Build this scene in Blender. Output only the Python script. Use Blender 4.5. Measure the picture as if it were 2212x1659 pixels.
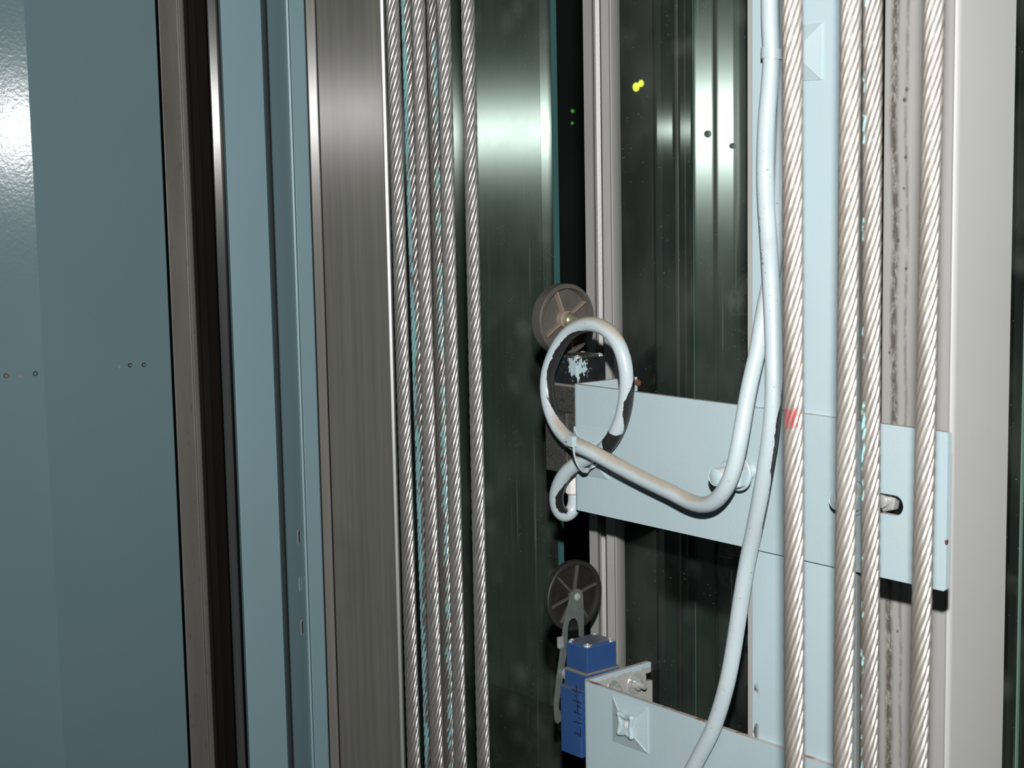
import bpy, bmesh, math, random
from mathutils import Vector, Matrix
random.seed(7)
C = bpy.context.scene.collection
for o in list(bpy.data.objects): bpy.data.objects.remove(o)

# ---------------------------------------------------------------- camera
FPX = 3513.0; H = 1.5
TH = math.radians(7.0); RO = math.radians(1.055)
_R0 = Vector((1, 0, 0)); _U0 = Vector((0, math.sin(TH), math.cos(TH))); CF = Vector((0, math.cos(TH), -math.sin(TH)))
CR = _R0 * math.cos(RO) - _U0 * math.sin(RO); CU = _U0 * math.cos(RO) + _R0 * math.sin(RO)
EYE = Vector((0, 0, H))
cam = bpy.data.cameras.new('camera'); camo = bpy.data.objects.new('camera', cam); C.objects.link(camo)
m = Matrix(((CR.x, CU.x, -CF.x, 0), (CR.y, CU.y, -CF.y, 0), (CR.z, CU.z, -CF.z, H), (0, 0, 0, 1)))
camo.matrix_world = m
cam.sensor_width = 36; cam.lens = 36 * FPX / 2212; cam.clip_start = 0.02; cam.clip_end = 50
cam.dof.use_dof = True; cam.dof.focus_distance = 1.28; cam.dof.aperture_fstop = 28
bpy.context.scene.camera = camo

# ---------------------------------------------------------------- world, flash, exposure
w_ = bpy.data.worlds.new('World'); bpy.context.scene.world = w_; w_.use_nodes = True
w_.node_tree.nodes['Background'].inputs[0].default_value = (0.5, 0.62, 0.6, 1)
w_.node_tree.nodes['Background'].inputs[1].default_value = 0.02
fl = bpy.data.lights.new('camera_flash', 'SPOT'); flo = bpy.data.objects.new('camera_flash', fl); C.objects.link(flo)
fl.energy = 84; fl.shadow_soft_size = 0.011; fl.spot_size = math.radians(120); fl.spot_blend = 1.0
fl.color = (1.0, 0.99, 0.965)
flo.location = EYE + CU * 0.125 + CR * 0.0045
aim = CF + CR * (1500 - 1106) / FPX - CU * (500 - 829.5) / FPX
flo.rotation_euler = aim.to_track_quat('-Z', 'Y').to_euler()
vs = bpy.context.scene.view_settings
vs.view_transform = 'Standard'; vs.look = 'None'; vs.exposure = 0.0; vs.gamma = 1.0; vs.use_curve_mapping = False

# ---------------------------------------------------------------- frames of the shaft
def ray(x, y): return CF + CR * ((x - 1106) / FPX) - CU * ((y - 829.5) / FPX)
def dep(x, y, D):
    r = ray(x, y); return EYE + r * (D / r.y)
AN = math.radians(38.3)
UD = Vector((-math.sin(AN), math.cos(AN), 0)); WD = Vector((math.cos(AN), math.sin(AN), 0))
SD = -UD; ND = -WD                      # along the brackets, and out of their face towards the landing
B0 = dep(1236, 965, 1.28); B0.z = 0
def L(s, n, z): return B0 + SD * s + ND * n + Vector((0, 0, z + H))
def bp(x, y, n=0.0):                    # point of the plane at distance n in front of the bracket face
    r = ray(x, y); o = B0 + ND * n - EYE; o.z = 0
    t = o.dot(ND) / r.dot(ND); p = EYE + r * t
    return p
def bps(x, y, n=0.0):
    p = bp(x, y, n); q = p - B0; return (q.dot(SD), q.z - H)
def fps(x, y, s):
    r = ray(x, y); o = B0 + SD * s - EYE; o.z = 0
    t = o.dot(SD) / r.dot(SD); q = EYE + r * t - B0
    return (q.dot(ND), q.z - H)

# ---------------------------------------------------------------- object helpers
def thing(name, label, cat, loc, group=None):
    o = bpy.data.objects.new(name, None); C.objects.link(o); o.location = loc; o.empty_display_size = 0.02
    o['label'] = label; o['category'] = cat
    if group: o['group'] = group
    return o
ORG = {}
def build(name, bm, mat, parent=None, smooth=None, bevel=0, loc=None, label=None, kind=None, seg=2):
    if parent is not None:
        org = ORG.get(parent.name)
        if org is None: org = Vector(parent.location)
    else:
        org = Vector(loc) if loc is not None else Vector((0, 0, 0))
    bmesh.ops.recalc_face_normals(bm, faces=bm.faces[:])
    bm.transform(Matrix.Translation(-org))
    me = bpy.data.meshes.new(name); bm.to_mesh(me); bm.free()
    me.materials.append(mat)
    o = bpy.data.objects.new(name, me); C.objects.link(o)
    if parent is not None: o.parent = parent
    else: o.location = org
    ORG[o.name] = org
    if smooth:
        me.polygons.foreach_set('use_smooth', [True] * len(me.polygons))
        if smooth != True: me.set_sharp_from_angle(angle=math.radians(smooth))
    if bevel:
        b = o.modifiers.new('bevel', 'BEVEL'); b.width = bevel; b.segments = seg; b.limit_method = 'ANGLE'; b.angle_limit = math.radians(40)
        b.harden_normals = False
    if label: o['label'] = label
    if kind: o['kind'] = kind
    return o
def tag(o, label, cat, group=None):
    o['label'] = label; o['category'] = cat
    if group: o['group'] = group
    return o

def ext(bm, outer, vec, holes=()):
    """flat outline (with holes) given thickness along vec"""
    edges = []; 
    for loop in [outer] + list(holes):
        vv = [bm.verts.new(p) for p in loop]
        for i in range(len(vv)): edges.append(bm.edges.new((vv[i], vv[(i + 1) % len(vv)])))
    if not holes:
        f = [bm.faces.new([e.verts[0] for e in edges])]
    else:
        g = bmesh.ops.triangle_fill(bm, use_beauty=True, edges=edges)
        f = [x for x in g['geom'] if isinstance(x, bmesh.types.BMFace)]
    r = bmesh.ops.extrude_face_region(bm, geom=f)
    bmesh.ops.translate(bm, verts=[x for x in r['geom'] if isinstance(x, bmesh.types.BMVert)], vec=vec)
    return bm
def lbox(bm, s0, s1, n0, n1, z0, z1):
    return ext(bm, [L(s0, n0, z0), L(s1, n0, z0), L(s1, n1, z0), L(s0, n1, z0)], Vector((0, 0, z1 - z0)))
def vprism(bm, pts, z0, z1):
    """vertical prism over a plan outline"""
    return ext(bm, [Vector((p[0], p[1], z0)) for p in pts], Vector((0, 0, z1 - z0)))
def pd(x, D, y=830):
    p = dep(x, y, D); return (p.x, p.y)
def frame_of(ax):
    ax = ax.normalized(); t = Vector((0, 0, 1)) if abs(ax.z) < .9 else Vector((1, 0, 0))
    a = ax.cross(t).normalized(); return a, ax.cross(a).normalized()
def lathe(bm, p0, ax, prof, n=32, rot=0.0):
    """profile of (distance along axis, radius)"""
    ax = ax.normalized(); a, b = frame_of(ax); rings = []
    for (d, r) in prof:
        if r < 1e-7: rings.append([bm.verts.new(p0 + ax * d)])
        else: rings.append([bm.verts.new(p0 + ax * d + (a * math.cos(rot + 2 * math.pi * i / n) + b * math.sin(rot + 2 * math.pi * i / n)) * r) for i in range(n)])
    for k in range(len(rings) - 1):
        A, B = rings[k], rings[k + 1]
        for i in range(n):
            j = (i + 1) % n
            if len(A) == 1 and len(B) == 1: continue
            if len(A) == 1: bm.faces.new((A[0], B[i], B[j]))
            elif len(B) == 1: bm.faces.new((A[i], A[j], B[0]))
            else: bm.faces.new((A[i], A[j], B[j], B[i]))
    return bm
def cyl(bm, p0, p1, r, n=28, rot=0.0):
    d = (p1 - p0).length; return lathe(bm, p0, p1 - p0, [(0, 0), (0, r), (d, r), (d, 0)], n, rot)
def smooth_path(P, step=0.004):
    out = []
    for i in range(len(P) - 1):
        p0 = P[max(i - 1, 0)]; p1 = P[i]; p2 = P[i + 1]; p3 = P[min(i + 2, len(P) - 1)]
        k = max(2, int((p2 - p1).length / step))
        for j in range(k):
            t = j / k
            out.append(0.5 * ((2 * p1) + (p2 - p0) * t + (2 * p0 - 5 * p1 + 4 * p2 - p3) * t * t + (3 * p1 - p0 - 3 * p2 + p3) * t ** 3))
    out.append(P[-1]); return out
def tube(bm, P, r, n=24, flat=None, caps=True):
    rr = r if callable(r) else (lambda i: r)
    T = (P[1] - P[0]).normalized(); a = frame_of(T)[0]; rings = []
    for i, p in enumerate(P):
        T = (P[min(i + 1, len(P) - 1)] - P[max(i - 1, 0)]).normalized()
        a = (a - T * a.dot(T)).normalized(); b = T.cross(a)
        rings.append([bm.verts.new(p + (a * math.cos(2 * math.pi * k / n) + b * math.sin(2 * math.pi * k / n)) * rr(i)) for k in range(n)])
    for A, B in zip(rings[:-1], rings[1:]):
        for k in range(n): bm.faces.new((A[k], A[(k + 1) % n], B[(k + 1) % n], B[k]))
    if caps: bm.faces.new(rings[0]); bm.faces.new(rings[-1][::-1])
    return bm
def NB(): return bmesh.new()

# ---------------------------------------------------------------- materials
class NT:
    def __init__(s, name):
        s.m = bpy.data.materials.new(name); s.m.use_nodes = True; s.t = s.m.node_tree; s.n = s.t.nodes; s.l = s.t.links
        s.bsdf = s.n['Principled BSDF']; s.out = s.n['Material Output']; s.tc = s.n.new('ShaderNodeTexCoord')
    def add(s, kind, **kw):
        nd = s.n.new(kind)
        for k, v in kw.items(): setattr(nd, k, v)
        return nd
    def set(s, nd, key, v):
        if hasattr(v, 'links') or isinstance(v, bpy.types.NodeSocket): s.l.new(v, nd.inputs[key])
        else: nd.inputs[key].default_value = v
    def noise(s, scale, stretch=(1, 1, 1), detail=4, rough=.55, off=(0, 0, 0)):
        mp = s.add('ShaderNodeMapping'); s.l.new(s.tc.outputs['Object'], mp.inputs[0]); mp.inputs['Scale'].default_value = stretch; mp.inputs['Location'].default_value = off
        nz = s.add('ShaderNodeTexNoise'); s.l.new(mp.outputs[0], nz.inputs['Vector'])
        nz.inputs['Scale'].default_value = scale; nz.inputs['Detail'].default_value = detail; nz.inputs['Roughness'].default_value = rough
        return nz.outputs['Fac']
    def ramp(s, v, a, b, lo=0.0, hi=1.0):
        r = s.add('ShaderNodeMapRange'); r.clamp = True; s.set(r, 'Value', v)
        r.inputs['From Min'].default_value = a; r.inputs['From Max'].default_value = b; r.inputs['To Min'].default_value = lo; r.inputs['To Max'].default_value = hi
        return r.outputs[0]
    def mix(s, f, a, b):
        x = s.add('ShaderNodeMix', data_type='RGBA'); s.set(x, 0, f); s.set(x, 6, a); s.set(x, 7, b); return x.outputs[2]
    def math(s, op, a, b=0.0):
        x = s.add('ShaderNodeMath', operation=op); s.set(x, 0, a); s.set(x, 1, b); return x.outputs[0]
    def dot(s, v, d):
        x = s.add('ShaderNodeVectorMath', operation='DOT_PRODUCT'); s.l.new(v, x.inputs[0]); x.inputs[1].default_value = d; return x.outputs['Value']
    def normal(s):
        return s.add('ShaderNodeNewGeometry').outputs['Normal']
    def pos(s):
        return s.add('ShaderNodeNewGeometry').outputs['Position']
    def bump(s, h, strength=.2, dist=.001):
        b = s.add('ShaderNodeBump'); b.inputs['Strength'].default_value = strength; b.inputs['Distance'].default_value = dist
        s.set(b, 'Height', h); s.l.new(b.outputs[0], s.bsdf.inputs['Normal']); return b
    def aniso(s, amount):
        x = s.add('ShaderNodeVectorMath', operation='CROSS_PRODUCT'); s.l.new(s.normal(), x.inputs[0]); x.inputs[1].default_value = (0, 0, 1)
        s.l.new(x.outputs[0], s.bsdf.inputs['Tangent']); s.bsdf.inputs['Anisotropic'].default_value = amount
def rgb(c): return (c[0], c[1], c[2], 1)
def paint(name, col, col2=None, rough=.35, metal=0.0, var=.5, scale=8, bump=.15, bscale=900, spec=.5, stretch=(1, 1, 1)):
    t = NT(name); col2 = col2 or tuple(c * .85 for c in col)
    f = t.ramp(t.noise(scale, stretch), .35, .65, 0, var)
    t.set(t.bsdf, 'Base Color', t.mix(f, rgb(col), rgb(col2)))
    t.bsdf.inputs['Roughness'].default_value = rough; t.bsdf.inputs['Metallic'].default_value = metal
    t.bsdf.inputs['Specular IOR Level'].default_value = spec
    if bump: t.bump(t.noise(bscale, detail=2), bump, .0004)
    return t
def dust(t, col, amount=.9, lo=.35, hi=.9, nscale=60):
    """dust lying on faces that look up"""
    z = t.dot(t.normal(), (0, 0, 1)); k = t.ramp(t.math('ADD', z, t.math('MULTIPLY', t.math('SUBTRACT', t.noise(nscale), .5), .5)), lo, hi, 0, amount)
    src = t.bsdf.inputs['Base Color'].links[0].from_socket
    t.set(t.bsdf, 'Base Color', t.mix(k, src, rgb(col)))
M = {}
M['sheet_blue'] = paint('painted_sheet_blue', (.158, .242, .272), (.142, .225, .250), rough=.15, var=.7, scale=4, bump=.18, bscale=260, spec=.07).m
M['post_blue'] = paint('painted_post_blue', (.170, .258, .292), (.158, .242, .272), rough=.38, var=.6, scale=5, bump=.05, bscale=500).m
t = paint('bracket_paint', (.455, .565, .610), (.425, .555, .595), rough=.42, var=.7, scale=14, bump=.25, bscale=600); dust(t, (.50, .41, .35), .75, .5, .95)
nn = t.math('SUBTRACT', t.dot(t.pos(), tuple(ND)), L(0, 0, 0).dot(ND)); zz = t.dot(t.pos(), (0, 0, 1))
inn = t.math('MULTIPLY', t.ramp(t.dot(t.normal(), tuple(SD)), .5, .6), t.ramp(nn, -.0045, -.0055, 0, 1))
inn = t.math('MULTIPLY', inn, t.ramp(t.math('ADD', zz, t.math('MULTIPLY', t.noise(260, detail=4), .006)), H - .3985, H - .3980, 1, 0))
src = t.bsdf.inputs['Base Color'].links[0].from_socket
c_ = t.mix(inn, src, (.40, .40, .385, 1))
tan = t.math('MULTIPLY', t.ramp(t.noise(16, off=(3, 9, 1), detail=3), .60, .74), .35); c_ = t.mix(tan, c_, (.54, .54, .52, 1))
rim = t.math('MULTIPLY', t.ramp(t.dot(t.normal(), (0, 0, 1)), .7, .8), t.ramp(t.noise(70, detail=5), .56, .60)); c_ = t.mix(rim, c_, (.33, .14, .09, 1))
dd = t.add('ShaderNodeVectorMath', operation='DISTANCE'); t.l.new(t.pos(), dd.inputs[0]); dd.inputs[1].default_value = bp(2047, 1172, 0)
c_ = t.mix(t.ramp(t.math('ADD', t.math('MULTIPLY', dd.outputs['Value'], 300), t.noise(260, (1, 1, .4), detail=4)), 1.15, 1.25, 1, 0), c_, (.16, .05, .05, 1))
t.set(t.bsdf, 'Base Color', c_)
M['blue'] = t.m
t = paint('upright_paint', (.470, .590, .640), (.450, .580, .630), rough=.45, var=.7, scale=9, bump=.15, bscale=500)
# paint flaked off in a small strip beside the left edge
f = t.math('MULTIPLY', t.ramp(t.noise(70, (1, 1, .5), off=(3, 1, 0)), .50, .53), 1.0)
sx = t.dot(t.pos(), tuple(SD)); s_edge = (L(.1905, 0, 0)).dot(SD)
band = t.ramp(t.math('SUBTRACT', sx, s_edge), .0035, .0075, 1, 0)
pz = t.dot(t.pos(), (0, 0, 1))
zb = t.math('MULTIPLY', t.ramp(pz, H - .405, H - .40, 0, 1), t.ramp(pz, H - .362, H - .357, 1, 0))
src = t.bsdf.inputs['Base Color'].links[0].from_socket
t.set(t.bsdf, 'Base Color', t.mix(t.math('MULTIPLY', t.math('MULTIPLY', f, band), zb), src, (.11, .09, .08, 1)))
M['upright'] = t.m
M['grey_paint'] = paint('grey_steel_paint', (.545, .55, .54), (.52, .52, .51), rough=.38, var=.8, scale=6, bump=.12, bscale=260).m
M['post_grey'] = paint('post_grey', (.415, .412, .402), (.36, .355, .35), rough=.42, var=.8, scale=25, bump=.3, bscale=500, stretch=(1, 1, .25)).m
# grimy side plate: two long dirty streaks
t = paint('grimy_grey', (.43, .425, .415), (.40, .395, .385), rough=.5, var=.8, scale=8, bump=.1, bscale=300)
s_a = L(.2277, 0, 0).dot(SD); sx = t.math('SUBTRACT', t.dot(t.pos(), tuple(SD)), s_a)
wob = t.math('MULTIPLY', t.math('SUBTRACT', t.noise(7, (.3, .3, 1), detail=2), .5), .012)
sx2 = t.math('ADD', sx, wob)
d1 = t.ramp(t.math('ABSOLUTE', t.math('SUBTRACT', sx2, .0095)), .0012, .0046, 1, 0)
d2 = t.ramp(t.math('ABSOLUTE', t.math('SUBTRACT', sx2, .020)), .0005, .0022, .55, 0)
msk = t.math('MULTIPLY', t.math('MAXIMUM', d1, d2), t.ramp(t.noise(230, (1, 1, .5), detail=6, rough=.75), .36, .52))
vor = t.add('ShaderNodeTexVoronoi'); vor.inputs['Scale'].default_value = 75; t.l.new(t.tc.outputs['Object'], vor.inputs['Vector'])
spots = t.math('MULTIPLY', t.ramp(vor.outputs['Distance'], .10, .16, 1, 0), t.ramp(t.math('ABSOLUTE', t.math('SUBTRACT', sx2, .012)), .008, .012, 1, 0))
soft = t.math('MULTIPLY', t.ramp(t.math('ABSOLUTE', t.math('SUBTRACT', sx2, .0095)), .001, .011, 1, 0), t.ramp(t.noise(25, (1, 1, .3)), .4, .7, .1, .8))
src = t.bsdf.inputs['Base Color'].links[0].from_socket
c1 = t.mix(t.math('MULTIPLY', soft, .6), src, (.30, .27, .21, 1))
t.set(t.bsdf, 'Base Color', t.mix(t.math('MULTIPLY', t.math('MAXIMUM', msk, spots), .88), c1, (.085, .075, .06, 1)))
M['grime'] = t.m
# rusty mill-finish steel
t = paint('rusty_steel', (.195, .190, .172), (.140, .133, .118), rough=.5, metal=.15, var=1, scale=30, bump=.3, bscale=400, stretch=(1, 1, .12))
rr = t.ramp(t.noise(160, (1, 1, .4), detail=6), .62, .72, 0, .55)
src = t.bsdf.inputs['Base Color'].links[0].from_socket
t.set(t.bsdf, 'Base Color', t.mix(rr, src, (.14, .075, .045, 1)))
M['rusty'] = t.m
M['dark_steel'] = paint('greasy_dark_steel', (.030, .027, .023), (.018, .016, .013), rough=.5, metal=.2, var=1, scale=20, bump=.3, bscale=300, stretch=(1, 1, .2)).m
def brushed(name, col, rough, an, ior=1.5, col2=None, stain=.0, metal=0.0):
    t = NT(name); col2 = col2 or tuple(c * .8 for c in col)
    f = t.ramp(t.noise(260, (1, 1, .012), detail=3), .35, .65)
    c = t.mix(f, rgb(col), rgb(col2))
    if stain:
        st = t.ramp(t.noise(11, (1, 1, .45), detail=5, off=(4, 2, 1)), .52, .72, 0, stain); c = t.mix(st, c, rgb(tuple(x * .5 for x in col)))
    t.set(t.bsdf, 'Base Color', c)
    rf = t.ramp(t.noise(14, (1, 1, .5)), .3, .7, rough * .95, rough * 1.05); t.set(t.bsdf, 'Roughness', rf)
    t.bsdf.inputs['Metallic'].default_value = metal; t.bsdf.inputs['IOR'].default_value = ior
    t.aniso(an); return t
M['jamb'] = brushed('brushed_jamb', (.108, .108, .097), .33, 1, 1.27, stain=.5).m
M['jamb_edge'] = brushed('brushed_jamb_edge', (.17, .165, .15), .33, 1, 1.6).m
M['bright_edge'] = brushed('bright_edge', (.30, .30, .29), .5, .55, 6.0).m
M['blade'] = brushed('machined_blade', (.06, .06, .062), .27, 1, 2.2).m
M['panel_far'] = brushed('brushed_far_panel', (.060, .078, .071), .27, 1, 1.75).m
M['panel_strip'] = brushed('brushed_far_strip', (.085, .105, .095), .29, 1, 2.2).m
M['panel_sharp'] = brushed('brushed_sharp_panel', (.040, .052, .049), .105, 1, 1.36).m
M['panel_hot'] = brushed('brushed_hot_panel', (.062, .08, .07), .33, 1, 3.4).m
def steel(name, col, rough, metal=.9, bump=.1, bs=800):
    return paint(name, col, tuple(c * .8 for c in col), rough=rough, metal=metal, var=.8, scale=120, bump=bump, bscale=bs).m
M['zinc'] = steel('zinc_plate', (.40, .42, .41), .33, .3)
M['bright_zinc'] = steel('bright_zinc', (.60, .61, .60), .25, .4)
M['arm_steel'] = steel('arm_steel', (.155, .18, .172), .38, .25, .3)
M['white_plastic'] = paint('white_plastic', (.75, .74, .72), rough=.4).m
t = paint('switch_blue', (.026, .075, .225), (.034, .085, .215), rough=.30, var=.7, scale=40, bump=.2, bscale=900); dust(t, (.14, .14, .16), .8, .5, .95)
M['switch_blue'] = t.m
t = paint('switch_black', (.030, .030, .030), (.075, .072, .070), rough=.32, var=.9, scale=500, bump=.6, bscale=700)
# overspray of the pale blue paint around the near corner
M['switch_body_black'] = t.m
t = paint('switch_head_black', (.012, .014, .016), (.02, .022, .024), rough=.2, var=.8, scale=90, bump=.1, bscale=300)
cen = bp(1238, 795, -.004)
dd = t.add('ShaderNodeVectorMath', operation='DISTANCE'); t.l.new(t.pos(), dd.inputs[0]); dd.inputs[1].default_value = cen
k = t.ramp(t.math('ADD', t.math('MULTIPLY', dd.outputs['Value'], 30), t.math('MULTIPLY', t.noise(170, (1, 1, .55), detail=6, rough=.7), 1.9)), 1.22, 1.26, 1, 0)
src = t.bsdf.inputs['Base Color'].links[0].from_socket
t.set(t.bsdf, 'Base Color', t.mix(k, src, (.42, .54, .58, 1)))
M['switch_head_black'] = t.m
t = paint('wheel_plastic', (.014, .013, .013), (.024, .022, .021), rough=.4, var=.8, scale=60, bump=.3, bscale=700)
M['wheel_black'] = t.m
t = paint('wheel_dusty', (.100, .093, .083), (.070, .064, .058), rough=.5, var=.8, scale=50, bump=.3, bscale=500)
M['wheel_dusty'] = t.m
M['wheel_rib'] = paint('wheel_rib', (.085, .080, .072), (.06, .056, .05), rough=.5).m
M['wheel_rib_tan'] = paint('wheel_rib_tan', (.26, .205, .16), (.19, .155, .125), rough=.5).m
M['rubber'] = paint('rubber_rim', (.020, .020, .019), rough=.55).m
M['hub_tan'] = paint('hub_brass', (.34, .31, .22), rough=.3, metal=.6).m
M['ink'] = paint('marker_ink', (.012, .014, .045), rough=.4, bump=0).m
M['print'] = paint('cable_print', (.05, .05, .08), rough=.5, bump=0).m
M['dark_hole'] = paint('hole_dark', (.03, .028, .025), rough=.6, bump=0).m
M['hole_rust'] = paint('hole_rust', (.17, .07, .04), rough=.7).m
M['hole_rim'] = paint('hole_rim', (.23, .27, .27), rough=.5).m
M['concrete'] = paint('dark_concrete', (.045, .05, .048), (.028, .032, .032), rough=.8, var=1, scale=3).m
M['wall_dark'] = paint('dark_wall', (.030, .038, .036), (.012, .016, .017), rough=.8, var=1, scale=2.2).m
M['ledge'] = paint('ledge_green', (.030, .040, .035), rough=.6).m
M['seam'] = paint('dusty_seam', (.20, .18, .155), rough=.8).m
# cable: pale overspray on the side it was painted from, black jacket elsewhere, tan dust on top
def cable_mat(name, thr, patches=()):
    t = NT(name)
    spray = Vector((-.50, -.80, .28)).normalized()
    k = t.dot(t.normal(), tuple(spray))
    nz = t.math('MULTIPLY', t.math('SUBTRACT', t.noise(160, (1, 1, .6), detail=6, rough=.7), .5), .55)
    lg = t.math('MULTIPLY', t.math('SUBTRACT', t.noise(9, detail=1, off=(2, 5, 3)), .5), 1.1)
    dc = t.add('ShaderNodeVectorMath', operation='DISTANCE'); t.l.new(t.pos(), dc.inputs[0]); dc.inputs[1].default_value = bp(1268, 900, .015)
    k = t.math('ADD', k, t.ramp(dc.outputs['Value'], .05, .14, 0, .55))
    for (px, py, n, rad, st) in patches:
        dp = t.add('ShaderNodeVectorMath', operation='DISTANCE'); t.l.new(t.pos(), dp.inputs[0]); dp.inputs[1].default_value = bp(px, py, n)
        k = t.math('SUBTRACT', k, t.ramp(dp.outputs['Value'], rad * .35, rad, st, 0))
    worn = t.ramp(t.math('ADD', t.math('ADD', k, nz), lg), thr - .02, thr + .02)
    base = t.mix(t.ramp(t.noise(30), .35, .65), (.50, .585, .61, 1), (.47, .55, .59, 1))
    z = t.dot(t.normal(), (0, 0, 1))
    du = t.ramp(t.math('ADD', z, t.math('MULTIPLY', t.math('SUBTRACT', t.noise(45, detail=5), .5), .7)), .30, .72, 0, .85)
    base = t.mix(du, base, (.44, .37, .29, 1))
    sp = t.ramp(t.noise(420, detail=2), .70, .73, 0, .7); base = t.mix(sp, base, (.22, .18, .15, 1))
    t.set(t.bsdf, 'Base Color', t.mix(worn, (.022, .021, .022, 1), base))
    t.bsdf.inputs['Roughness'].default_value = .28; t.bump(t.noise(300, detail=3), .2, .0004)
    return t.m
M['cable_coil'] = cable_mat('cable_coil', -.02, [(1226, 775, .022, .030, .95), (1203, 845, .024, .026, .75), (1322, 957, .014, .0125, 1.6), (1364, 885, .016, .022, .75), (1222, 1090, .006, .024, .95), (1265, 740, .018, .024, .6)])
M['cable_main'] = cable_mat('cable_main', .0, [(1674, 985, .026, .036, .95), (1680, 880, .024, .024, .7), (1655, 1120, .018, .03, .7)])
M['tie'] = paint('tie_paint', (.45, .56, .60), rough=.35, bump=.2, bscale=500).m
t = paint('strap_worn', (.50, .58, .60), rough=.35); k = t.ramp(t.noise(150, detail=5), .58, .62)
t.set(t.bsdf, 'Base Color', t.mix(k, (.50, .58, .60, 1), (.06, .06, .06, 1))); M['strap'] = t.m
def rope_mat(name, col, paintside=None, pcol=(.15, .29, .30), lo=.6, metal=.8, red=None, rough=.33, dark=.35, dirt=None):
    t = NT(name)
    base = t.mix(t.ramp(t.noise(260, (1, 1, .3)), .3, .7), rgb(col), rgb(tuple(c * .72 for c in col)))
    # darker brown in the valleys between the strands (object axis = rope axis)
    sep = t.add('ShaderNodeSeparateXYZ'); t.l.new(t.tc.outputs['Object'], sep.inputs[0])
    r = t.math('SQRT', t.math('ADD', t.math('POWER', sep.outputs[0], 2), t.math('POWER', sep.outputs[1], 2)))
    base = t.mix(t.ramp(r, .0037, .00465, dark, 0), base, (.07, .06, .05, 1))
    if dirt is not None:
        k = t.dot(t.tc.outputs['Object'], (math.cos(dirt) / .005, math.sin(dirt) / .005, 0))
        kk = t.ramp(t.math('ADD', k, t.math('MULTIPLY', t.math('SUBTRACT', t.noise(60, (1, 1, .3), detail=5), .5), 1.3)), .35, 1.05, 0, .85)
        base = t.mix(kk, base, (.25, .215, .185, 1))
    if paintside is not None:
        k = t.dot(t.tc.outputs['Object'], (math.cos(paintside) / .005, math.sin(paintside) / .005, 0))
        kk = t.ramp(t.math('ADD', k, t.math('MULTIPLY', t.math('SUBTRACT', t.noise(170, (1, 1, .4), detail=4), .5), 1.0)), lo, lo + .04)
        base = t.mix(kk, base, rgb(pcol)); t.set(t.bsdf, 'Metallic', t.ramp(kk, 0, 1, metal, 0))
    else: t.bsdf.inputs['Metallic'].default_value = metal
    if red:
        d = t.add('ShaderNodeVectorMath', operation='DISTANCE'); t.l.new(t.pos(), d.inputs[0]); d.inputs[1].default_value = red
        k = t.ramp(t.math('ADD', t.math('MULTIPLY', d.outputs['Value'], 95), t.math('MULTIPLY', t.noise(320, detail=3), 1.3)), 1.05, 1.2, .75, 0)
        base = t.mix(k, base, (.50, .12, .12, 1))
    t.set(t.bsdf, 'Base Color', base); t.bsdf.inputs['Roughness'].default_value = rough
    return t.m
def lamp_mat(name, col, e):
    t = NT(name); t.bsdf.inputs['Base Color'].default_value = rgb(col); t.bsdf.inputs['Emission Color'].default_value = rgb(col); t.bsdf.inputs['Emission Strength'].default_value = e; return t.m
def glass_mat(name, tint, dirt=.03):
    t = NT(name); t.n.remove(t.bsdf)
    tr = t.add('ShaderNodeBsdfTransparent'); tr.inputs[0].default_value = rgb(tint)
    gl = t.add('ShaderNodeBsdfGlossy'); gl.inputs['Roughness'].default_value = .02; gl.inputs[0].default_value = (.9, .95, .93, 1)
    mx = t.add('ShaderNodeMixShader'); mx.inputs[0].default_value = .05; t.l.new(tr.outputs[0], mx.inputs[1]); t.l.new(gl.outputs[0], mx.inputs[2])
    df = t.add('ShaderNodeBsdfDiffuse'); df.inputs[0].default_value = (.75, .78, .74, 1)
    film = t.ramp(t.noise(16, (1, 1, .6), detail=3), .45, .75, .004, dirt)
    vo = t.add('ShaderNodeTexVoronoi'); vo.inputs['Scale'].default_value = 210; t.l.new(t.tc.outputs['Object'], vo.inputs['Vector'])
    sp = t.math('MULTIPLY', t.ramp(vo.outputs['Distance'], .06, .09, .4, 0), t.ramp(t.noise(30), .52, .6))
    st = t.math('MULTIPLY', t.ramp(t.noise(220, (1, 1, .02), detail=2), .66, .74, 0, .14), t.ramp(t.noise(9, (1, 1, .5), off=(1, 7, 3)), .5, .6))
    # soft round bokeh blobs, blurred dust spots painted into the glass
    vb = t.add('ShaderNodeTexVoronoi'); vb.inputs['Scale'].default_value = 26; t.l.new(t.tc.outputs['Object'], vb.inputs['Vector'])
    bl = t.math('MULTIPLY', t.ramp(vb.outputs['Distance'], .15, .42, .035, 0), t.ramp(t.noise(12, off=(5, 5, 5)), .5, .6))
    al = t.math('MAXIMUM', t.math('ADD', film, bl), t.math('MAXIMUM', sp, st))
    m2 = t.add('ShaderNodeMixShader'); t.l.new(al, m2.inputs[0]); t.l.new(mx.outputs[0], m2.inputs[1]); t.l.new(df.outputs[0], m2.inputs[2])
    t.l.new(m2.outputs[0], t.out.inputs[0]); return t.m
M['glass'] = glass_mat('shaft_glass', (.90, .95, .93))
M['glass_edge'] = paint('glass_edge', (.05, .13, .125), rough=.15, bump=0).m
M['glass_edge_light'] = paint('glass_edge_light', (.16, .26, .23), rough=.2, bump=0).m

ZT, ZB = 2.9, 0.0
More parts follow.
